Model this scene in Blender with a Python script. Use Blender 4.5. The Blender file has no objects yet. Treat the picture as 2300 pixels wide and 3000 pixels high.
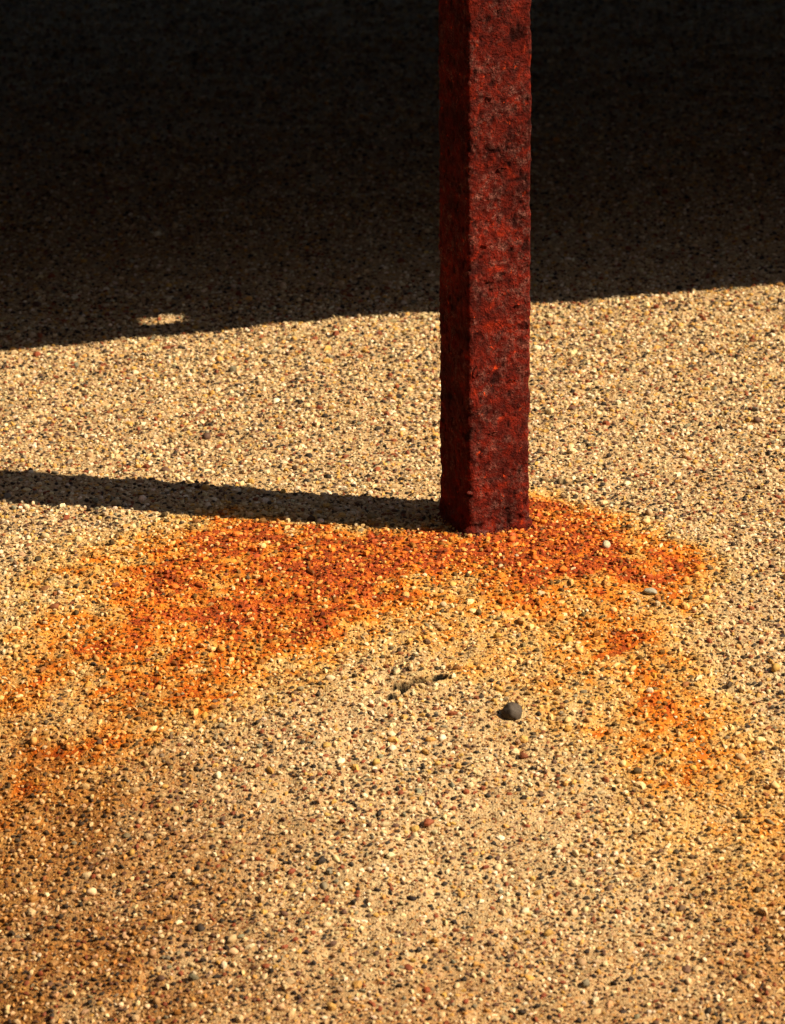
import bpy, math, random
import numpy as np
from mathutils import Matrix, Vector

scene = bpy.context.scene
COL = scene.collection
R = math.radians
rng = np.random.default_rng(11)
random.seed(11)

# ------------------------------------------------------------------ camera
PITCH, ROLL, VFOV = R(19.94), R(0.45), R(15.0)
CAM_LOC = Vector((-0.08519, -4.08829, 1.5134))
cam_data = bpy.data.cameras.new('camera')
cam = bpy.data.objects.new('camera', cam_data)
COL.objects.link(cam)
fw = Vector((0, math.cos(PITCH), -math.sin(PITCH)))
rt0 = Vector((1, 0, 0))
up0 = rt0.cross(fw)
rt = rt0 * math.cos(ROLL) - up0 * math.sin(ROLL)
up = up0 * math.cos(ROLL) + rt0 * math.sin(ROLL)
m = Matrix((rt, up, -fw)).transposed().to_4x4()
m.translation = CAM_LOC
cam.matrix_world = m
cam_data.sensor_fit = 'VERTICAL'
cam_data.sensor_height = 36.0
cam_data.lens = 18.0 / math.tan(VFOV / 2)
cam_data.clip_start, cam_data.clip_end = 0.05, 500
cam_data.dof.use_dof = True
cam_data.dof.focus_distance = 4.30
cam_data.dof.aperture_fstop = 12.0
scene.camera = cam
FPX = 512 / math.tan(VFOV / 2)

# ------------------------------------------------------------------ light
SUN_EL, SUN_AZ = R(41.0), R(15.0)        # azimuth: from the right, swung towards the camera
TO_SUN = Vector((math.cos(SUN_AZ) * math.cos(SUN_EL), -math.sin(SUN_AZ) * math.cos(SUN_EL), math.sin(SUN_EL)))
world = bpy.data.worlds.new('World')
scene.world = world
world.use_nodes = True
wn, wl = world.node_tree.nodes, world.node_tree.links
wn.clear()
wo = wn.new('ShaderNodeOutputWorld'); bg = wn.new('ShaderNodeBackground'); sky = wn.new('ShaderNodeTexSky')
sky.sky_type = 'NISHITA'; sky.sun_disc = False
sky.sun_elevation = SUN_EL; sky.sun_rotation = R(90.0) + SUN_AZ
bg.inputs['Strength'].default_value = 0.06
wl.new(sky.outputs[0], bg.inputs[0]); wl.new(bg.outputs[0], wo.inputs[0])
sd = bpy.data.lights.new('sun', 'SUN'); sd.energy = 5.0; sd.angle = R(0.5); sd.color = (1.0, 0.83, 0.575)
sun = bpy.data.objects.new('sun', sd); COL.objects.link(sun)
sun.rotation_euler = TO_SUN.to_track_quat('Z', 'Y').to_euler()
vs = scene.view_settings
vs.view_transform = 'Standard'; vs.look = 'None'; vs.gamma = 1.0; vs.exposure = 1.0; vs.use_curve_mapping = False
scene.cycles.max_bounces = 6
scene.cycles.diffuse_bounces = 3

# ------------------------------------------------------------------ numpy noise
def _hash(ix, iy, iz, seed):
    n = (ix.astype(np.int64) * 374761393 + iy.astype(np.int64) * 668265263 + iz.astype(np.int64) * 2147483647 + seed * 974711) & 0xFFFFFFFF
    n = ((n ^ (n >> 13)) * 1274126177) & 0xFFFFFFFF
    n = ((n ^ (n >> 16)) * 2246822519) & 0xFFFFFFFF
    return ((n ^ (n >> 15)) & 0xFFFFFF) / float(0xFFFFFF)

def vnoise2(x, y, seed=0):
    x0, y0 = np.floor(x), np.floor(y)
    fx, fy = x - x0, y - y0
    fx, fy = fx * fx * (3 - 2 * fx), fy * fy * (3 - 2 * fy)
    z = np.zeros_like(x0)
    a, b = _hash(x0, y0, z, seed), _hash(x0 + 1, y0, z, seed)
    c, d = _hash(x0, y0 + 1, z, seed), _hash(x0 + 1, y0 + 1, z, seed)
    return (a + (b - a) * fx) * (1 - fy) + (c + (d - c) * fx) * fy

def vnoise3(x, y, z, seed=0):
    x0, y0, z0 = np.floor(x), np.floor(y), np.floor(z)
    fx, fy, fz = x - x0, y - y0, z - z0
    fx, fy, fz = (f * f * (3 - 2 * f) for f in (fx, fy, fz))
    r = 0
    for dz in (0, 1):
        a, b = _hash(x0, y0, z0 + dz, seed), _hash(x0 + 1, y0, z0 + dz, seed)
        c, d = _hash(x0, y0 + 1, z0 + dz, seed), _hash(x0 + 1, y0 + 1, z0 + dz, seed)
        p = (a + (b - a) * fx) * (1 - fy) + (c + (d - c) * fx) * fy
        r = r + p * (fz if dz else 1 - fz)
    return r

def fbm2(x, y, s, seed=0, octv=3):
    t, a, tot = 0, 1.0, 0
    for o in range(octv):
        t = t + a * vnoise2(x / s, y / s, seed + o); tot += a
        a *= .5; s *= .5
    return t / tot

def fbm3(x, y, z, s, seed=0, octv=3):
    t, a, tot = 0, 1.0, 0
    for o in range(octv):
        t = t + a * vnoise3(x / s, y / s, z / s, seed + o); tot += a
        a *= .5; s *= .5
    return t / tot

def sstep(a, b, x):
    t = np.clip((x - a) / (b - a), 0, 1)
    return t * t * (3 - 2 * t)

# ------------------------------------------------------------------ the lie of the ground
CRACKS = [([(-.086, -.331), (-.069, -.324), (-.055, -.319), (-.042, -.317), (-.034, -.313)], .0042, .018),
          ([(-.092, -.349), (-.082, -.343), (-.071, -.334)], .0026, .012),
          ([(.088, .192), (.111, .183), (.133, .189)], .0042, .012)]

def seg_dist(x, y, pts):
    best = np.full(np.shape(x), 1e9)
    for (ax, ay), (bx, by) in zip(pts[:-1], pts[1:]):
        dx, dy = bx - ax, by - ay
        t = np.clip(((x - ax) * dx + (y - ay) * dy) / (dx * dx + dy * dy), 0, 1)
        best = np.minimum(best, np.hypot(x - ax - t * dx, y - ay - t * dy))
    return best

def ground_base(x, y):
    u = np.clip(-y - 0.02, 0, None)
    us = np.where(u < 1.2, u, 1.2 + (1 - np.exp(-(u - 1.2) / 0.8)) * 0.8)
    z = -0.25 * (np.sqrt(us ** 2 + 0.2 ** 2) - 0.2)
    xl = np.clip(-x - 0.05, 0, 2.0)
    z = z - 0.05 * xl ** 2 / (1 + xl)
    uc = np.clip(u, 0, 1.0)
    xa = np.clip(-x - .1, 0, 2.0); xb = np.clip(x - .3, 0, 2.0)
    return z - uc * (0.55 * xa ** 2 / (1 + xa) + 0.25 * xb ** 2 / (1 + xb))

def ground_h(x, y):
    z = ground_base(x, y)
    z = z + 0.006 * (fbm2(x, y, .16, 3, 2) - .5) + 0.0050 * (fbm2(x, y, .032, 9, 2) - .5)
    z = z + 0.0034 * (fbm2(x, y, .0095, 21, 1) - .5)
    wob = .0005 * (vnoise2(x / .004, y / .004, 77) - .5) + .0022 * (vnoise2(x / .011, y / .011, 78) - .5)
    for pts, w, dep in CRACKS:
        d = seg_dist(x, y, pts) + wob
        z = z - dep * (1 - sstep(w * .8, w * 1.5, d))
    return z

# ------------------------------------------------------------------ rust stain (a map on the concrete)
STROKES = [
    ([(-.005, -.012), (-.08, -.040), (-.148, -.055), (-.211, -.015), (-.275, .039)], .044, 1.0, .62),
    ([(-.039, -.075), (-.106, -.045), (-.19, -.035)], .042, .95, .66),
    ([(-.08, -.069), (-.147, -.125), (-.207, -.174), (-.267, -.190)], .036, .74, .50),
    ([(-.150, -.070), (-.285, -.117), (-.358, -.193), (-.429, -.258), (-.469, -.313)], .070, .62, .22),
    ([(-.125, -.16), (-.205, -.25), (-.263, -.307), (-.325, -.352), (-.394, -.416), (-.456, -.492), (-.49, -.664), (-.50, -.85)], .075, .54, .06),
    ([(-.15, -.06), (-.28, -.15), (-.40, -.30), (-.50, -.50)], .13, .52, .12),
    ([(-.265, .045), (-.393, -.017), (-.467, -.081)], .065, .50, .26),
    ([(.070, .090), (.095, .0), (.145, -.050), (.222, -.092)], .055, .85, .62),
    ([(.110, -.040), (.157, -.142), (.182, -.249), (.207, -.328), (.230, -.440)], .070, .80, .16),
    ([(.08, .085), (.132, .050), (.198, .003)], .048, .55, .20),
    ([(.029, -.02), (-.004, -.12), (-.012, -.282)], .070, .20, .20),
    ([(.100, -.090), (.070, -.20), (.121, -.369), (.20, -.56)], .095, .40, .20),
    ([(.20, -.40), (.28, -.56), (.31, -.85)], .080, .22, .16),
    ([(-.03, -.002), (.005, -.006), (.075, .026)], .024, .75, .75),
]

def stain_map(x, y):
    wx = x + .045 * (fbm2(x, y, .07, 31, 3) - .5) + .025 * (fbm2(x, y, .018, 33, 2) - .5); wy = y + .065 * (fbm2(x, y, .07, 41, 3) - .5) + .040 * (fbm2(x, y, .018, 43, 2) - .5)
    keep = np.ones(np.shape(x))
    for pts, w, i0, i1 in STROKES:
        best = np.zeros(np.shape(x))
        n = len(pts) - 1
        for k in range(n):
            (ax, ay), (bx, by) = pts[k], pts[k + 1]
            dx, dy = bx - ax, by - ay
            t = np.clip(((wx - ax) * dx + (wy - ay) * dy) / (dx * dx + dy * dy), 0, 1)
            d = np.hypot(wx - ax - t * dx, wy - ay - t * dy)
            g = (i0 + (i1 - i0) * (k + t) / n) * np.exp(-(d / w) ** 2)
            best = np.maximum(best, g)
        keep = keep * (1 - best)
    s = 1 - keep
    s = s * (.62 + .70 * fbm2(x, y, .060, 57, 2))
    th = np.arctan2(x - .03, .06 - y); rr = np.hypot(x - .03, y - .06)        # water ran off radially from the foot
    s = s * (.50 + 1.0 * fbm2(th * 1.0 + .6 * fbm2(x, y, .12, 59, 2), rr * .35, .115, 58, 3))
    return np.clip(s * (.58 + 1.20 * fbm2(x, y, .020, 51, 3)), 0, 1)

def dirt_falloff_map(x, y):
    """brown grime plus painted lens falloff, on the left, lower right and bottom"""
    e = np.clip(sstep(-.10, -.50, x + .10 * y + .02) * sstep(-.12, -.60, y), 0, 1)  # rusty grime and vignette-like edge darkening, both put into the colour
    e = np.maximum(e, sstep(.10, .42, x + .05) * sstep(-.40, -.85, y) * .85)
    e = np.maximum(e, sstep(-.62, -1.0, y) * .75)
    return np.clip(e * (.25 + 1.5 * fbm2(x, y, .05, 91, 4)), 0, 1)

def grime_falloff(col, d):
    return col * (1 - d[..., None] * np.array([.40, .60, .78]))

PAL_X = np.array([0, .25, .5, .75, 1.0])
PAL = np.array([(.50, .36, .18), (.58, .33, .05), (.60, .235, .011), (.52, .118, .004), (.31, .042, .003)])

def pal(s):
    return np.stack([np.interp(s, PAL_X, PAL[:, c]) for c in range(3)], -1)

def stained(col, s):
    """albedo of a stone or of the matrix under a rust coat of strength s"""
    lum = (col @ np.array([.3, .6, .1])) / .38
    coat = pal(s) * np.clip(.25 + .75 * lum, .12, 1.25)[..., None]
    a = np.clip(s * 1.5, 0, .95)[..., None]
    return col * (1 - a) + coat * a

# ------------------------------------------------------------------ helpers
def mesh_np(name, verts, faces_flat, loop_total, mat, parent=None, smooth=True, link=True):
    me = bpy.data.meshes.new(name)
    nv, nl, nf = len(verts), len(faces_flat), len(loop_total)
    me.vertices.add(nv); me.vertices.foreach_set('co', np.ascontiguousarray(verts, np.float32).ravel())
    me.loops.add(nl); me.loops.foreach_set('vertex_index', np.ascontiguousarray(faces_flat, np.int32).ravel())
    me.polygons.add(nf)
    ls = np.zeros(nf, np.int32); ls[1:] = np.cumsum(loop_total)[:-1]
    me.polygons.foreach_set('loop_start', ls)
    me.polygons.foreach_set('loop_total', np.ascontiguousarray(loop_total, np.int32))
    me.polygons.foreach_set('use_smooth', np.full(nf, smooth, bool))
    me.update(calc_edges=True)
    me.materials.append(mat)
    if not link:
        return me
    o = bpy.data.objects.new(name, me); COL.objects.link(o)
    if parent: o.parent = parent
    return o

def set_attr(me, name, cols):
    a = me.color_attributes.new(name, 'FLOAT_COLOR', 'POINT')
    c = np.ones((len(cols), 4), np.float32); c[:, :3] = cols
    a.data.foreach_set('color', c.ravel())

def grid_faces(nu, nv, wrap=False):
    i, j = np.meshgrid(np.arange(nu if wrap else nu - 1), np.arange(nv - 1), indexing='ij')
    i2 = (i + 1) % nu
    q = np.stack([i * nv + j, i2 * nv + j, i2 * nv + j + 1, i * nv + j + 1], -1).reshape(-1, 4)
    return q

def new_mat(name):
    mt = bpy.data.materials.new(name); mt.use_nodes = True
    nt = mt.node_tree
    b = nt.nodes['Principled BSDF']
    return mt, nt, b

def N(nt, typ, **kw):
    n = nt.nodes.new(typ)
    for k, v in kw.items():
        if k in n.inputs: n.inputs[k].default_value = v
        else: setattr(n, k, v)
    return n

def ramp(nt, stops, interp='LINEAR'):
    r = nt.nodes.new('ShaderNodeValToRGB'); r.color_ramp.interpolation = interp
    e = r.color_ramp.elements
    while len(e) < len(stops): e.new(.5)
    for el, (p, c) in zip(e, stops):
        el.position = p; el.color = (*c, 1) if len(c) == 3 else c
    return r

def mixrgb(nt, mode, fac, a, b):
    n = nt.nodes.new('ShaderNodeMix'); n.data_type = 'RGBA'; n.blend_type = mode
    for sock, v in ((n.inputs[0], fac), (n.inputs[6], a), (n.inputs[7], b)):
        if hasattr(v, 'is_output') or hasattr(v, 'links'): nt.links.new(v, sock)
        elif isinstance(v, (int, float)): sock.default_value = v
        else: sock.default_value = (*v, 1)
    return n.outputs[2]

# ------------------------------------------------------------------ materials
def make_ground_mat():
    mt, nt, b = new_mat('sandy_concrete')
    L = nt.links
    at = N(nt, 'ShaderNodeAttribute', attribute_name='tint')
    geo = N(nt, 'ShaderNodeNewGeometry')
    v1 = N(nt, 'ShaderNodeTexVoronoi', Scale=420.0)
    L.new(geo.outputs['Position'], v1.inputs['Vector'])
    sep = N(nt, 'ShaderNodeSeparateColor'); L.new(v1.outputs['Color'], sep.inputs[0])
    grain = ramp(nt, [(0, (.09, .06, .04)), (.09, (.28, .17, .11)), (.17, (.55, .40, .30)), (.24, (.86, .84, .82)), (.50, (1.0, 1.0, .98)), (.80, (1.10, 1.12, 1.10)), (.90, (1.1, .80, .55)), (1, (1.32, 1.35, 1.38))])
    L.new(sep.outputs[0], grain.inputs[0])
    n1 = N(nt, 'ShaderNodeTexNoise', Scale=900.0, Detail=3.0, Roughness=.7)
    L.new(geo.outputs['Position'], n1.inputs['Vector'])
    g2 = ramp(nt, [(.30, (.50, .43, .36)), (.47, (1, 1, 1)), (.72, (1.30, 1.30, 1.30))])
    L.new(n1.outputs['Fac'], g2.inputs[0])
    n2 = N(nt, 'ShaderNodeTexNoise', Scale=22.0, Detail=4.0, Roughness=.6)
    L.new(geo.outputs['Position'], n2.inputs['Vector'])
    g3 = ramp(nt, [(.3, (.80, .78, .74)), (.6, (1.08, 1.08, 1.08))])
    L.new(n2.outputs['Fac'], g3.inputs[0])
    c = mixrgb(nt, 'MULTIPLY', 1.0, at.outputs['Color'], grain.outputs[0])
    c = mixrgb(nt, 'MULTIPLY', 1.0, c, g2.outputs[0])
    c = mixrgb(nt, 'MULTIPLY', 1.0, c, g3.outputs[0])
    L.new(c, b.inputs['Base Color'])
    b.inputs['Roughness'].default_value = .95
    b.inputs['Specular IOR Level'].default_value = .12
    bm1 = N(nt, 'ShaderNodeBump', Strength=.8, Distance=.0012)
    L.new(v1.outputs['Distance'], bm1.inputs['Height']); bm1.invert = True
    bm2 = N(nt, 'ShaderNodeBump', Strength=.5, Distance=.0008)
    L.new(n1.outputs['Fac'], bm2.inputs['Height']); L.new(bm1.outputs[0], bm2.inputs['Normal'])
    L.new(bm2.outputs[0], b.inputs['Normal'])
    return mt

def make_pebble_mat(use_object_color):
    mt, nt, b = new_mat('pebble_stone_single' if use_object_color else 'pebble_stone')
    L = nt.links
    if use_object_color:
        src = N(nt, 'ShaderNodeObjectInfo').outputs['Color']
    else:
        src = N(nt, 'ShaderNodeAttribute', attribute_name='tint').outputs['Color']
    geo = N(nt, 'ShaderNodeNewGeometry')
    n1 = N(nt, 'ShaderNodeTexNoise', Scale=700.0, Detail=3.0, Roughness=.65)
    L.new(geo.outputs['Position'], n1.inputs['Vector'])
    g = ramp(nt, [(.28, (.66, .62, .58)), (.5, (1, 1, 1)), (.72, (1.2, 1.2, 1.18))])
    L.new(n1.outputs['Fac'], g.inputs[0])
    L.new(mixrgb(nt, 'MULTIPLY', 1.0, src, g.outputs[0]), b.inputs['Base Color'])
    b.inputs['Roughness'].default_value = .72
    b.inputs['Specular IOR Level'].default_value = .25
    bm = N(nt, 'ShaderNodeBump', Strength=.35, Distance=.0006)
    L.new(n1.outputs['Fac'], bm.inputs['Height']); L.new(bm.outputs[0], b.inputs['Normal'])
    return mt

def make_rust_mat():
    mt, nt, b = new_mat('rusted_steel')
    L = nt.links
    tc = N(nt, 'ShaderNodeTexCoord')
    at = N(nt, 'ShaderNodeAttribute', attribute_name='crust')       # how much scale stands on the steel here
    sepc = N(nt, 'ShaderNodeSeparateColor'); L.new(at.outputs['Color'], sepc.inputs[0])
    def noise(scale, detail=4.0, rough=.6, dist=0.0):
        n = N(nt, 'ShaderNodeTexNoise', Scale=scale, Detail=detail, Roughness=rough, Distortion=dist)
        L.new(tc.outputs['Object'], n.inputs['Vector']); return n
    nb = noise(52, 5, .7, .8)
    base = ramp(nt, [(.30, (.028, .005, .005)), (.46, (.066, .0065, .004)), (.58, (.125, .010, .005)), (.70, (.25, .020, .005))])
    L.new(nb.outputs['Fac'], base.inputs[0])
    ng = noise(85, 4, .75)
    mask = ramp(nt, [(.46, (0, 0, 0)), (.60, (1, 1, 1))])
    L.new(ng.outputs['Fac'], mask.inputs[0])
    mm = N(nt, 'ShaderNodeMath', operation='MULTIPLY'); L.new(mask.outputs[0], mm.inputs[0]); L.new(sepc.outputs[0], mm.inputs[1])
    fine = noise(420, 3, .7)
    crust = ramp(nt, [(.30, (.034, .011, .009)), (.5, (.098, .030, .025)), (.72, (.26, .105, .080))])
    L.new(fine.outputs['Fac'], crust.inputs[0])
    c = mixrgb(nt, 'MIX', mm.outputs[0], base.outputs[0], crust.outputs[0])
    no = noise(130, 3, .6, .4)
    om = ramp(nt, [(.64, (0, 0, 0)), (.74, (1, 1, 1))]); L.new(no.outputs['Fac'], om.inputs[0])
    c = mixrgb(nt, 'MIX', om.outputs[0], c, (.46, .045, .008))
    nf = noise(650, 3, .7)
    gf = ramp(nt, [(.28, (.40, .38, .38)), (.5, (1, 1, 1)), (.75, (1.5, 1.45, 1.4))]); L.new(nf.outputs['Fac'], gf.inputs[0])
    c = mixrgb(nt, 'MULTIPLY', 1.0, c, gf.outputs[0])
    nw = noise(11, 3, .55, .5)
    gw = ramp(nt, [(.32, (.55, .50, .50)), (.5, (1, 1, 1)), (.68, (1.45, 1.25, 1.15))]); L.new(nw.outputs['Fac'], gw.inputs[0])
    c = mixrgb(nt, 'MULTIPLY', 1.0, c, gw.outputs[0])
    dm = mixrgb(nt, 'MULTIPLY', sepc.outputs[1], c, (.30, .26, .26))   # darker in the pits
    L.new(dm, b.inputs['Base Color'])
    b.inputs['Roughness'].default_value = .85
    b.inputs['Specular IOR Level'].default_value = .06
    b1 = N(nt, 'ShaderNodeBump', Strength=1.0, Distance=.0022); L.new(fine.outputs['Fac'], b1.inputs['Height'])
    b2 = N(nt, 'ShaderNodeBump', Strength=.9, Distance=.0030); L.new(noise(190, 3, .6).outputs['Fac'], b2.inputs['Height'])
    L.new(b1.outputs[0], b2.inputs['Normal']); L.new(b2.outputs[0], b.inputs['Normal'])
    return mt

def make_plain(name, col, rough=.85, scale=30.0):
    mt, nt, b = new_mat(name)
    n = N(nt, 'ShaderNodeTexNoise', Scale=scale, Detail=5.0)
    tc = N(nt, 'ShaderNodeTexCoord'); nt.links.new(tc.outputs['Object'], n.inputs['Vector'])
    r = ramp(nt, [(.3, tuple(v * .7 for v in col)), (.7, tuple(min(1, v * 1.25) for v in col))])
    nt.links.new(n.outputs['Fac'], r.inputs[0]); nt.links.new(r.outputs[0], b.inputs['Base Color'])
    b.inputs['Roughness'].default_value = rough
    b.inputs['Specular IOR Level'].default_value = .2
    return mt

M_GROUND, M_PEB, M_PEB1, M_RUST = make_ground_mat(), make_pebble_mat(False), make_pebble_mat(True), make_rust_mat()
M_BOARD = make_plain('weathered_boards', (.060, .042, .028))
M_WALL = make_plain('sky_block_dark', (.055, .038, .030), scale=6.0)

# ------------------------------------------------------------------ ground sheet
def axis(lo, hi, step, far, extra=()):
    inner = np.arange(lo, hi + step * .5, step)
    g, d, x = [], step * 2, inner[-1]
    while x < far: x += d; g.append(x); d *= 1.45
    g2, d, x = [], step * 2, inner[0]
    while x > -far: x -= d; g2.append(x); d *= 1.45
    return np.concatenate([np.array(g2[::-1]), inner, np.array(g)])

gx = axis(-.80, .66, .0038, 90)
gy_in = np.concatenate([np.arange(-1.06, 1.12, .0038), np.arange(1.12, 3.2, .011)])
tmp = axis(-1.06, 3.2, .02, 90)
gy = np.concatenate([tmp[tmp < -1.065], gy_in, tmp[tmp > 3.205]])
fine = np.arange(-.112, .076, .0014)                           # tighter rows where the concrete is cracked
gx = np.concatenate([gx[gx < -.1125], fine, gx[gx > .0765]])
fine = np.arange(-.366, -.272, .0014)
gy = np.concatenate([gy[gy < -.3665], fine, gy[gy > -.2715]])
GX, GY = np.meshgrid(gx, gy, indexing='ij')
gz = ground_h(GX.ravel(), GY.ravel())
gv = np.stack([GX.ravel(), GY.ravel(), gz], -1)
gq = grid_faces(len(gx), len(gy))
fc = gv[gq].mean(1)
on_slab = (np.abs(fc[:, 0] + .05) < .98) & (fc[:, 1] > -1.35) & (fc[:, 1] < 8)
ground = mesh_np('concrete_ground', gv, gq[on_slab].ravel(), np.full(on_slab.sum(), 4), M_GROUND)
oq = gq[~on_slab]; used, inv = np.unique(oq.ravel(), return_inverse=True)
yard = mesh_np('bounce_cut_yard', gv[used], inv, np.full(len(oq), 4), make_plain('bounce_cut_dark', (.045, .043, .040), scale=60.0))  # unseen dark ground, added to cut bounce light onto the post
yard['kind'] = 'structure'
ground['kind'] = 'structure'
ground['label'] = 'sandy exposed aggregate concrete with rust stain below the post'
SAND = np.array([.40, .285, .155])
gs = stain_map(GX.ravel(), GY.ravel())
gs = np.clip(gs * (.38 + 1.25 * fbm2(GX.ravel(), GY.ravel(), .010, 87, 2)), 0, 1)
gcol = grime_falloff(stained(np.broadcast_to(SAND, (len(gs), 3)), gs), dirt_falloff_map(GX.ravel(), GY.ravel()))
gd = np.full(len(gs), 9.0)                                   # shade inside the cracks, painted near black into the tint
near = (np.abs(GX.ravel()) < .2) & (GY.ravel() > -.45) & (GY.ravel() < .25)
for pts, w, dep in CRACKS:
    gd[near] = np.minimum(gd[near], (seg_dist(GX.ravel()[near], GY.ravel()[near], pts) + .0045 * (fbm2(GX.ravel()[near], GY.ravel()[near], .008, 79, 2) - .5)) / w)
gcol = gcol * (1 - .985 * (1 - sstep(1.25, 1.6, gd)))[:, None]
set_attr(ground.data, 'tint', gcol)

# ------------------------------------------------------------------ pebbles
def dome(nseg, rings, var):
    """unit pebble: dome with its widest ring and a buried skirt; same topology for every variant"""
    r_ = np.random.default_rng(1000 + var)
    lev = [(-.75, .72)] + [(math.sin(a), math.cos(a)) for a in np.linspace(-.15, math.pi / 2, rings + 2)[:-1]]
    vs_ = []
    ph = r_.uniform(0, 6.28, 4); am = r_.uniform(.03, .22, 4) * np.array([1.2, .9, .5, .3])
    sharp = r_.uniform(.9, 1.25)
    for z, rad in lev:
        for k in range(nseg):
            t = 2 * math.pi * k / nseg
            w = 1 + sum(am[j] * math.cos((j + 2) * t + ph[j]) for j in range(4)) + r_.normal(0, .08)
            vs_.append((rad ** sharp * w * math.cos(t), rad ** sharp * w * math.sin(t), z * r_.uniform(.88, 1.08)))
    vs_.append((r_.normal(0, .12), r_.normal(0, .12), r_.uniform(.85, 1.0)))
    fl, lt = [], []
    for l in range(len(lev) - 1):
        for k in range(nseg):
            k2 = (k + 1) % nseg
            fl += [l * nseg + k, l * nseg + k2, (l + 1) * nseg + k2, (l + 1) * nseg + k]; lt.append(4)
    top = len(vs_) - 1; l = len(lev) - 1
    for k in range(nseg):
        fl += [l * nseg + k, l * nseg + (k + 1) % nseg, top]; lt.append(3)
    return np.array(vs_), np.array(fl), np.array(lt)

NVAR = 20
BIG = [dome(8, 2, v) for v in range(NVAR)]
MID = [dome(7, 1, v) for v in range(NVAR)]
SMALL = [dome(6, 0, v + 50) for v in range(NVAR)]

KIND_COL = np.array([(.56, .42, .24), (.68, .56, .39), (.50, .28, .075), (.22, .060, .024), (.032, .022, .016), (.19, .165, .11), (.115, .062, .040), (.40, .26, .14)])
KIND_P = np.array([.31, .13, .13, .10, .165, .03, .09, .06])
SAND_P = np.array([.26, .10, .12, .18, .20, .01, .11, .02]); 

def pick_cols(n, p=KIND_P):
    k = rng.choice(len(p), n, p=p / p.sum())
    c = KIND_COL[k] * rng.uniform(.75, 1.18, (n, 1)) * rng.uniform(.93, 1.07, (n, 3))
    return c, k

# dart throwing on a raster, large stones first
CELL = .0012
OX, OY = -.95, -1.08
NXc, NYc = int(1.75 / CELL), int(4.2 / CELL)
occ = np.zeros((NXc, NYc), bool)
# post foot and cracks stay free of stones
cxx = OX + (np.arange(NXc) + .5) * CELL; cyy = OY + (np.arange(NYc) + .5) * CELL
sub = (slice(int((-.2 - OX) / CELL), int((.2 - OX) / CELL)), slice(int((-.45 - OY) / CELL), int((.25 - OY) / CELL)))
SX, SY = np.meshgrid(cxx[sub[0]], cyy[sub[1]], indexing='ij')
blk = np.zeros(SX.shape, bool)
for pts, w, dep in CRACKS:
    blk |= seg_dist(SX, SY, pts) < w * 1.75
PROT = R(24.4); PS = .076
def post_local(x, y):
    return x * math.cos(PROT) + y * math.sin(PROT), -x * math.sin(PROT) + y * math.cos(PROT)
lx, ly = post_local(SX, SY)
blk |= (lx > -.001) & (lx < PS + .001) & (ly > -.001) & (ly < PS + .001)
occ[sub] |= blk

LOOSE = [  # x, y, radii, colour, name, label
    (.037, -.384, (.0106, .0102, .0104), (.060, .046, .036), 'pebble', 'large round dark grey pebble lying alone on pale sandy concrete', .62),
    (.152, -.037, (.0062, .0048, .0040), (.42, .37, .25), 'pebble', 'pale grey green oval pebble lying on the dark orange stain right of the post', .2),
    (.194, -.149, (.0075, .0050, .0036), (.28, .26, .20), 'pebble', 'flat grey pebble at the outer edge of the right rust streak', .2),
]
for x, y, rr, c, *_ in LOOSE:
    i, j = int((x - OX) / CELL), int((y - OY) / CELL); k = int(rr[0] / CELL) + 1
    occ[i - k:i + k + 1, j - k:j + k + 1] = True

def in_view_band(x, y, mgn):
    return (x > -.46 - mgn - .087 * (y + .9)) & (x < .27 + mgn + .095 * (y + .9))

P = []   # x, y, a, b, c, yaw
def throw(n, rlo, rhi, power, ymax, mgn, dens, tight=.92):
    y = rng.uniform(-1.03, ymax, n); x = rng.uniform(-.86, .74, n)
    ok = in_view_band(x, y, mgn) & (rng.uniform(0, 1, n) < dens(x, y))
    x, y = x[ok], y[ok]; n = len(x)
    r = rlo * (rhi / rlo) ** (rng.uniform(0, 1, n) ** power)
    order = np.argsort(-r); x, y, r = x[order], y[order], r[order]
    el = rng.uniform(.45, 1.0, n); fl = rng.uniform(.50, 1.0, n); yaw = rng.uniform(0, math.pi, n)
    ii = ((x - OX) / CELL).astype(int); jj = ((y - OY) / CELL).astype(int)
    kk = np.maximum(1, np.round(r * tight * .80 / CELL).astype(int))
    for q in range(n):
        i, j, k = ii[q], jj[q], kk[q]
        s = occ[i - k:i + k + 1, j - k:j + k + 1]
        if s.any(): continue
        s[:] = True
        P.append((x[q], y[q], r[q], r[q] * el[q], r[q] * (.5 + .5 * el[q]) * fl[q], yaw[q]))

def dens_map(x, y):
    d = .56 + 1.15 * (fbm2(x, y, .07, 61, 3) - .5)
    bare = np.exp(-(((x + .02) / .17) ** 2 + ((y + .55) / .20) ** 2)) + .5 * np.exp(-(((x + .15) / .2) ** 2 + ((y - .35) / .15) ** 2))
    rust = stain_map(x, y)
    return np.clip(d * 1.9 - .40 * bare + .3 * rust + .25 * dirt_falloff_map(x, y), .12, 1) * np.where(y > 1.0, .5, 1)

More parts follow.
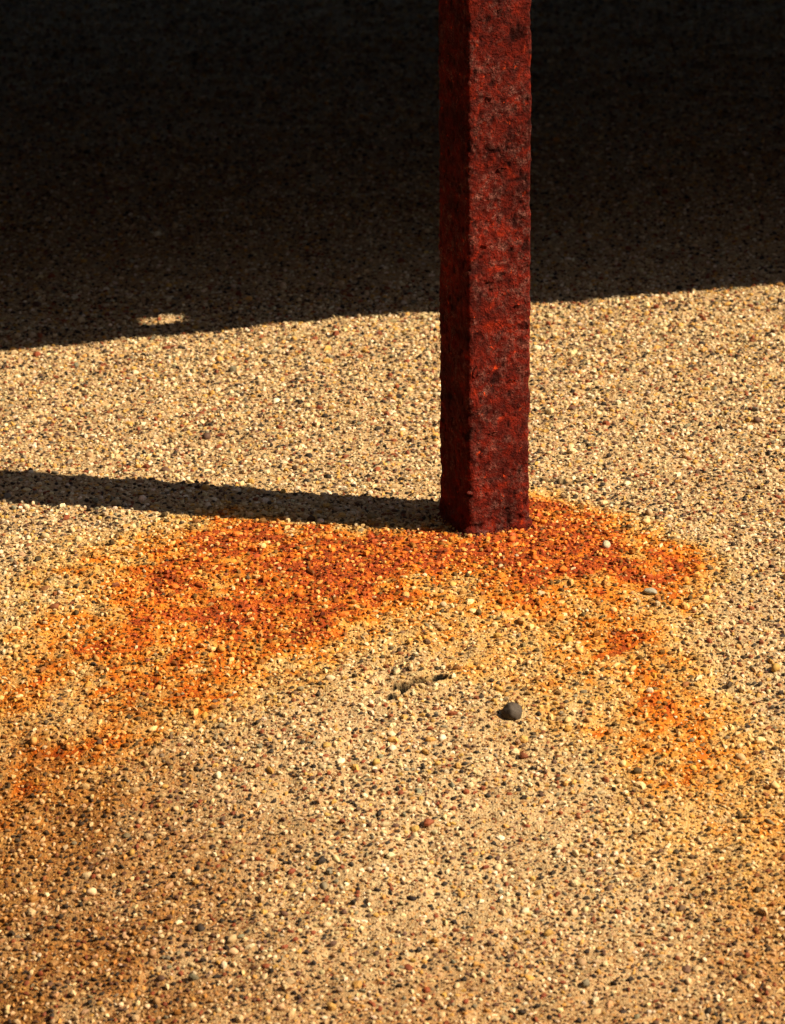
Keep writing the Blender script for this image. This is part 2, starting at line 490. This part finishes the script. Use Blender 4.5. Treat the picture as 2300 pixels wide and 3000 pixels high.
throw(15000, .0030, .0056, 2.2, 1.9, .06, lambda x, y: dens_map(x, y) * .75)
throw(210000, .0017, .0033, 1.1, 1.45, .05, lambda x, y: dens_map(x, y), .85)
n_big = len(P)
throw(110000, .0022, .0036, 1.2, 3.0, .05, lambda x, y: np.where(y > 1.3, .9, 0), .9)
n_big = len(P)
throw(400000, .0009, .0018, 1.1, 1.08, .03, lambda x, y: np.clip(dens_map(x, y) + .15, 0, 1) * np.where(y > .95, .4, 1), .85)
PB = np.array(P)
n = len(PB)
cols, kinds = pick_cols(n)
swap = (PB[:, 2] > .0040) & np.isin(kinds, (4, 6)) & (rng.uniform(0, 1, n) < .7)
cols[swap] = KIND_COL[0] * rng.uniform(.8, 1.15, (swap.sum(), 1))
cs, ks = pick_cols(n - n_big, SAND_P); cols[n_big:], kinds[n_big:] = cs, ks
st = stain_map(PB[:, 0], PB[:, 1]) * rng.uniform(.42, 1.05, n)
st = np.where(rng.uniform(0, 1, n) < .03, st * .15, np.clip(st, 0, 1))
cols = grime_falloff(stained(cols, st), dirt_falloff_map(PB[:, 0], PB[:, 1]) * rng.uniform(.3, 1.1, n).clip(0, 1))
zz = ground_h(PB[:, 0], PB[:, 1])
lift = rng.uniform(-.20, .68, n) * PB[:, 4]
eps = .004
nx_ = -(ground_base(PB[:, 0] + eps, PB[:, 1]) - ground_base(PB[:, 0] - eps, PB[:, 1])) / (2 * eps) + rng.normal(0, .16, n)
ny_ = -(ground_base(PB[:, 0], PB[:, 1] + eps) - ground_base(PB[:, 0], PB[:, 1] - eps)) / (2 * eps) + rng.normal(0, .16, n)
nz = np.stack([nx_, ny_, np.ones(n)], -1); nz /= np.linalg.norm(nz, axis=1)[:, None]
t1 = np.stack([np.cos(PB[:, 5]), np.sin(PB[:, 5]), np.zeros(n)], -1)
t1 -= nz * (t1 * nz).sum(1)[:, None]; t1 /= np.linalg.norm(t1, axis=1)[:, None]
t2 = np.cross(nz, t1)
ctr = np.stack([PB[:, 0], PB[:, 1], zz + lift], -1)
var = rng.integers(0, NVAR, n)

# the 300 that show largest become pieces of their own
camv = np.array(CAM_LOC)
rel = ctr - camv
dep = rel @ np.array(fw)
sxp = (rel @ np.array(rt)) / dep * FPX; syp = (rel @ np.array(up)) / dep * FPX
inside = (np.abs(sxp) < 385) & (np.abs(syp) < 505) & (PB[:, 1] < .72)
# stones in the shade of the post or deck show, but lit ones count first
size = np.where(inside, np.sqrt(PB[:, 2] * PB[:, 3]) / dep, 0)
size[n_big:] = 0
single = np.zeros(n, bool); single[np.argsort(-size)[:300]] = True

def stuff_mesh(name, idx, protos):
    nv = len(protos[0][0]); fl, lt = protos[0][1], protos[0][2]
    shp = np.stack([p[0] for p in protos])[var[idx]]
    v = (shp[:, :, 0:1] * (PB[idx, 2][:, None, None] * t1[idx][:, None, :])
         + shp[:, :, 1:2] * (PB[idx, 3][:, None, None] * t2[idx][:, None, :])
         + shp[:, :, 2:3] * (PB[idx, 4][:, None, None] * nz[idx][:, None, :]) + ctr[idx][:, None, :])
    k = len(idx)
    F = (fl[None, :] + (np.arange(k) * nv)[:, None]).ravel()
    o = mesh_np(name, v.reshape(-1, 3), F, np.tile(lt, k), M_PEB, ground, smooth=False)
    set_attr(o.data, 'tint', np.repeat(cols[idx], nv, 0))
    o['kind'] = 'stuff'
    return o

allidx = np.arange(n)
stuff_mesh('pebbles', allidx[(~single) & (allidx < n_big)], MID)
stuff_mesh('coarse_sand', allidx[allidx >= n_big], SMALL)

PEB_ME = [mesh_np('pebble', *BIG[v], M_PEB1, smooth=(v % 3 == 0), link=False) for v in range(NVAR)]
for i in np.nonzero(single)[0]:
    o = bpy.data.objects.new('pebble', PEB_ME[var[i]])
    mm = Matrix((Vector(t1[i] * PB[i, 2]), Vector(t2[i] * PB[i, 3]), Vector(nz[i] * PB[i, 4]))).transposed().to_4x4()
    mm.translation = Vector(ctr[i])
    COL.objects.link(o); o.parent = ground; o.matrix_world = mm
    o.color = (*[float(v) for v in cols[i]], 1)

# ------------------------------------------------------------------ loose stones lying on top
def loose_stone(x, y, rr, c, name, label, sink, seed):
    r_ = np.random.default_rng(seed)
    nu, nv = 36, 20
    ph = r_.uniform(0, 6.28, 6)
    vs_, f = [], []
    for i in range(nu):
        for j in range(nv):
            t = 2 * math.pi * i / nu; p = math.pi * (j + .5) / nv - math.pi / 2
            d = np.array([math.cos(p) * math.cos(t), math.cos(p) * math.sin(t), math.sin(p)])
            w = 1 + .06 * math.sin(2.3 * d[0] + 1.7 * d[1] + ph[0]) + .05 * math.sin(3.1 * d[1] - 2.2 * d[2] + ph[1]) + .035 * math.sin(5 * d[0] - 3 * d[2] + ph[2]) + .025 * math.sin(9 * d[0] + 7 * d[1] + ph[3]) + .02 * math.sin(8 * d[2] - 11 * d[1] + ph[4]) + r_.normal(0, .012)
            vs_.append(d * w * np.array(rr))
    f = grid_faces(nu, nv, wrap=True)
    fl, lt = list(f.ravel()), [4] * len(f)
    fl += [i * nv for i in range(nu)][::-1] + [i * nv + nv - 1 for i in range(nu)]; lt += [nu, nu]
    o = mesh_np(name, np.array(vs_), np.array(fl), np.array(lt), M_PEB1)
    o.location = (x, y, float(ground_h(np.array([x]), np.array([y]))[0]) + rr[2] * (1 - sink))
    o.rotation_euler = (.1, -.1, r_.uniform(0, 3))
    o.color = (*c, 1)
    o['label'] = label; o['category'] = 'pebble'
for q, a in enumerate(LOOSE):
    loose_stone(*a, seed=5 + q)

# ------------------------------------------------------------------ the rusty post
post = bpy.data.objects.new('rusty_post', None); COL.objects.link(post)
post.empty_display_size = .1
post['label'] = 'square steel post eaten by red rust, standing upright in the stained concrete'
post['category'] = 'post'

def post_surface(nper, zs, seed=0):
    """rounded square tube skin, corroded: returns verts, faces, crust, pit"""
    rc = .0036
    s = PS
    # walk round the perimeter
    L_ = s - 2 * rc
    per = 4 * L_ + 2 * math.pi * rc
    px, py, qx, qy = [], [], [], []
    for k in range(nper):
        d = per * k / nper
        side = 0
        seg = L_ + math.pi * rc / 2
        side = int(d // seg); e = d - side * seg
        if e < L_: lx_, ly_, ax, ay = rc + e, 0.0, 0.0, -1.0
        else:
            a = (e - L_) / rc
            lx_, ly_ = s - rc + rc * math.sin(a), rc - rc * math.cos(a)
            ax, ay = math.sin(a), -math.cos(a)
        for _ in range(side):
            lx_, ly_ = s - ly_, lx_
            ax, ay = -ay, ax
        px.append(lx_); py.append(ly_); qx.append(ax); qy.append(ay)
    px, py, qx, qy = map(np.array, (px, py, qx, qy))
    X = np.repeat(px, len(zs)); Y = np.repeat(py, len(zs)); Z = np.tile(zs, nper)
    NX = np.repeat(qx, len(zs)); NY = np.repeat(qy, len(zs))
    big = fbm3(X, Y, Z, .030, 101, 3)
    plate = fbm3(X + .3, Y, Z, .012, 111, 3)
    lump = fbm3(X, Y + .7, Z, .0065, 121, 2)
    pits = fbm3(X, Y, Z * .8 + .9, .007, 131, 2) * .7 + .3 * fbm3(X, Y, Z, .03, 133, 2)
    grit = fbm3(X, Y, Z + .4, .0032, 137, 2)
    shelf = sstep(.47, .53, fbm3(X + .1, Y, Z + .2, .017, 139, 3))
    cr = sstep(.34, .60, fbm3(X, Y, Z + .2, .016, 103, 3))
    pl = sstep(.44, .52, plate)
    pit = sstep(.64, .74, pits)
    d = .0008 * (big - .5) + .0007 * pl * (.4 + .6 * cr) + .0016 * (lump - .5) * (.45 + cr) + .0016 * (grit - .5) * (.5 + cr) + .0007 * shelf - .0012 * pit
    corner = np.clip(1 - np.minimum(np.abs(np.minimum(X, PS - X)), 1) / .006, 0, 1) * np.clip(1 - np.minimum(Y, PS - Y) / .006, 0, 1)
    d = d - corner * .0022 * sstep(.5, .75, fbm3(X, Y, Z, .014, 141, 2))
    d = d + .0060 * np.exp(-np.clip(Z - .005, 0, None) / .007) * (.30 + .9 * sstep(.30, .62, fbm3(X, Y, Z * 2, .012, 151, 2)))
    d = d * .78
    return np.stack([X + NX * d, Y + NY * d, Z], -1), cr * .75 + .25 * pl, pit

zs = np.concatenate([np.arange(-.012, .62, .0014), np.arange(.62, 2.2, .02), [2.2]])
nper = 224
pv, cr, pt = post_surface(nper, zs)
pq = grid_faces(nper, len(zs), wrap=True)
fl = list(pq.ravel()); lt = [4] * len(pq)
fl += [k * len(zs) + len(zs) - 1 for k in range(nper)]; lt.append(nper)
shaft = mesh_np('shaft', pv, np.array(fl), np.array(lt), M_RUST, post)
set_attr(shaft.data, 'crust', np.stack([cr, pt, np.zeros(len(cr))], -1))

def flake(name, lx_, ly_, z, nxy, w, hgt, th, seed):
    """a curled scale of rust lifting off the steel"""
    r_ = np.random.default_rng(seed)
    k = 9
    ang = np.sort(r_.uniform(0, 2 * math.pi, k)); ang = np.linspace(0, 2 * math.pi, k, endpoint=False) + r_.uniform(-.25, .25, k)
    rad = r_.uniform(.7, 1.1, k)
    tx, ty = -nxy[1], nxy[0]
    vs_ = []
    for layer, off in ((0, -.001), (1, th)):
        for a, q in zip(ang, rad):
            u_, v_ = w * q * math.cos(a), hgt * q * math.sin(a)
            o_ = off * (1 + .8 * math.sin(a)) + (.0006 * r_.normal() if layer else 0)
            vs_.append((lx_ + tx * u_ + nxy[0] * o_, ly_ + ty * u_ + nxy[1] * o_, z + v_))
    fl_ = list(range(k))[::-1] + [k + i for i in range(k)]; lt_ = [k, k]
    for i in range(k):
        j = (i + 1) % k
        fl_ += [i, j, k + j, k + i]; lt_.append(4)
    o = mesh_np(name, np.array(vs_), np.array(fl_), np.array(lt_), M_RUST, post, smooth=False)
    set_attr(o.data, 'crust', np.tile([.8, 0, 0], (2 * k, 1)))

for a in [(.001, -.001, .052, (-.7, -.7), .0035, .0022, .0035, 3), (.030, 0, .118, (0, -1), .0055, .0035, .0020, 7),
          (.008, 0, .192, (0, -1), .0040, .0080, .0016, 8), (.052, 0, .176, (0, -1), .0050, .0035, .0020, 9),
          (.018, 0, .335, (0, -1), .0045, .0035, .0020, 10), (.060, 0, .262, (0, -1), .0040, .0030, .0018, 12),
          (.040, 0, .420, (0, -1), .0050, .0030, .0018, 13), (.024, 0, .500, (0, -1), .0045, .0035, .0018, 14)]:
    flake('rust_flake', *a)

# crumbs of scale swept against the foot
foot_v, foot_f, foot_l, nb_ = [], [], [], 0
r_ = np.random.default_rng(77)
for q in range(340):
    side = r_.integers(0, 2)
    e = r_.uniform(-.004, PS + .003); off = abs(r_.normal(0, .0045)) + .0005
    lx_, ly_ = (e, -off) if side else (-off, e)
    x = lx_ * math.cos(PROT) - ly_ * math.sin(PROT); y = lx_ * math.sin(PROT) + ly_ * math.cos(PROT)
    g = float(ground_h(np.array([x]), np.array([y]))[0])
    sv = SMALL[r_.integers(0, NVAR)]
    ra = r_.uniform(.0010, .0034); yaw = r_.uniform(0, 6.28); c_, s_ = math.cos(yaw), math.sin(yaw)
    v = sv[0] * np.array([ra, ra * .7, ra * r_.uniform(.5, 1.0)])
    v = np.stack([v[:, 0] * c_ - v[:, 1] * s_ + lx_, v[:, 0] * s_ + v[:, 1] * c_ + ly_, v[:, 2] + g + max(0, .003 - off) * r_.uniform(0, 1.2)], -1)
    foot_v.append(v); foot_f.append(sv[1] + nb_); foot_l.append(sv[2]); nb_ += len(v)
crumbs = mesh_np('rust_crumbs', np.concatenate(foot_v), np.concatenate(foot_f), np.concatenate(foot_l), M_RUST, post, smooth=False)
crumbs['kind'] = 'stuff'
set_attr(crumbs.data, 'crust', np.tile([.9, 0, 0], (nb_, 1)))
post.rotation_euler = (0, 0, PROT)

# ------------------------------------------------------------------ raised deck behind the post, whose shade lies on the ground
DECK_H = 1.0
EA = math.atan2(.981 - .730, .45 + .593)                  # run of the deck edge over the ground
edir = Vector((math.cos(EA), math.sin(EA), 0)); enrm = Vector((-math.sin(EA), math.cos(EA), 0))
SHIFT = DECK_H / math.tan(SUN_EL) * Vector((math.cos(SUN_AZ), -math.sin(SUN_AZ), 0))
E0 = Vector((-.593, .730, 0)) + SHIFT
HOLE = Vector((-.390, .845, 0)) + SHIFT                    # the knot hole that lets a spot of sun through
hu, hv = (HOLE - E0).dot(edir), (HOLE - E0).dot(enrm)
deck = bpy.data.objects.new('raised_deck', None); COL.objects.link(deck)
deck.location = (E0.x, E0.y, DECK_H); deck.rotation_euler = (0, 0, EA)
deck['kind'] = 'structure'
def box(name, lo, hi, mat, parent):
    x0, y0, z0 = lo; x1, y1, z1 = hi
    v = np.array([(x, y, z) for x in (x0, x1) for y in (y0, y1) for z in (z0, z1)])
    f = np.array([0, 1, 3, 2, 4, 6, 7, 5, 0, 4, 5, 1, 2, 3, 7, 6, 0, 2, 6, 4, 1, 5, 7, 3])
    return mesh_np(name, v, f, np.full(6, 4), mat, parent, smooth=False)
T = .010
hw, hd = .030, .0160
y = 0.0
rows = [(0, hv - hd), (hv - hd, hv + hd)]
yy = hv + hd
while yy < 4.6: rows.append((yy, yy + .145)); yy += .145
for q, (a, b_) in enumerate(rows):
    dz = .0004 * (q % 3)
    if q == 1:
        box('plank', (-7, a, -T), (hu - hw, b_, dz), M_BOARD, deck); box('plank', (hu + hw, a, -T), (7, b_, dz), M_BOARD, deck)
    else:
        box('plank', (-7, a, -T), (7, b_, dz), M_BOARD, deck)
for q in range(8):
    box('joist', (-6.9 + q * 1.97, .5, -T - .12), (-6.85 + q * 1.97, 4.55, -T - .001), M_BOARD, deck)
for q in range(4):
    box('deck_leg', (-6.8 + q * 4.4, 2.9, -DECK_H - .02), (-6.7 + q * 4.4, 3.0, -T - .121), M_BOARD, deck)
wall = box('sky_block_wall', (-8, 4.62, .003), (8, 4.9, 5.0), M_WALL, deck)  # unseen wall above the deck, added to block skylight
wall.parent = None
wall.matrix_world = deck.matrix_basis.copy() if False else Matrix.Translation(deck.location) @ Matrix.Rotation(EA, 4, 'Z')
wall['kind'] = 'structure'
# unseen dark walls added left, right and behind the camera to cut skylight
side = box('sky_block_wall', (-2.5, -7.0, -.5), (-2.2, 2.6, 8.0), M_WALL, None); side['kind'] = 'structure'
right_block = box('sky_block_wall', (5.6, -7.2, -.5), (5.9, 2.6, 2.8), M_WALL, None); right_block['kind'] = 'structure'
rear = box('sky_block_wall', (-2.5, -7.6, -.5), (9.0, -7.3, 9.0), M_WALL, None); rear['kind'] = 'structure'
print('pebbles', n, 'big', n_big, 'ground verts', len(gv), 'post verts', len(pv))
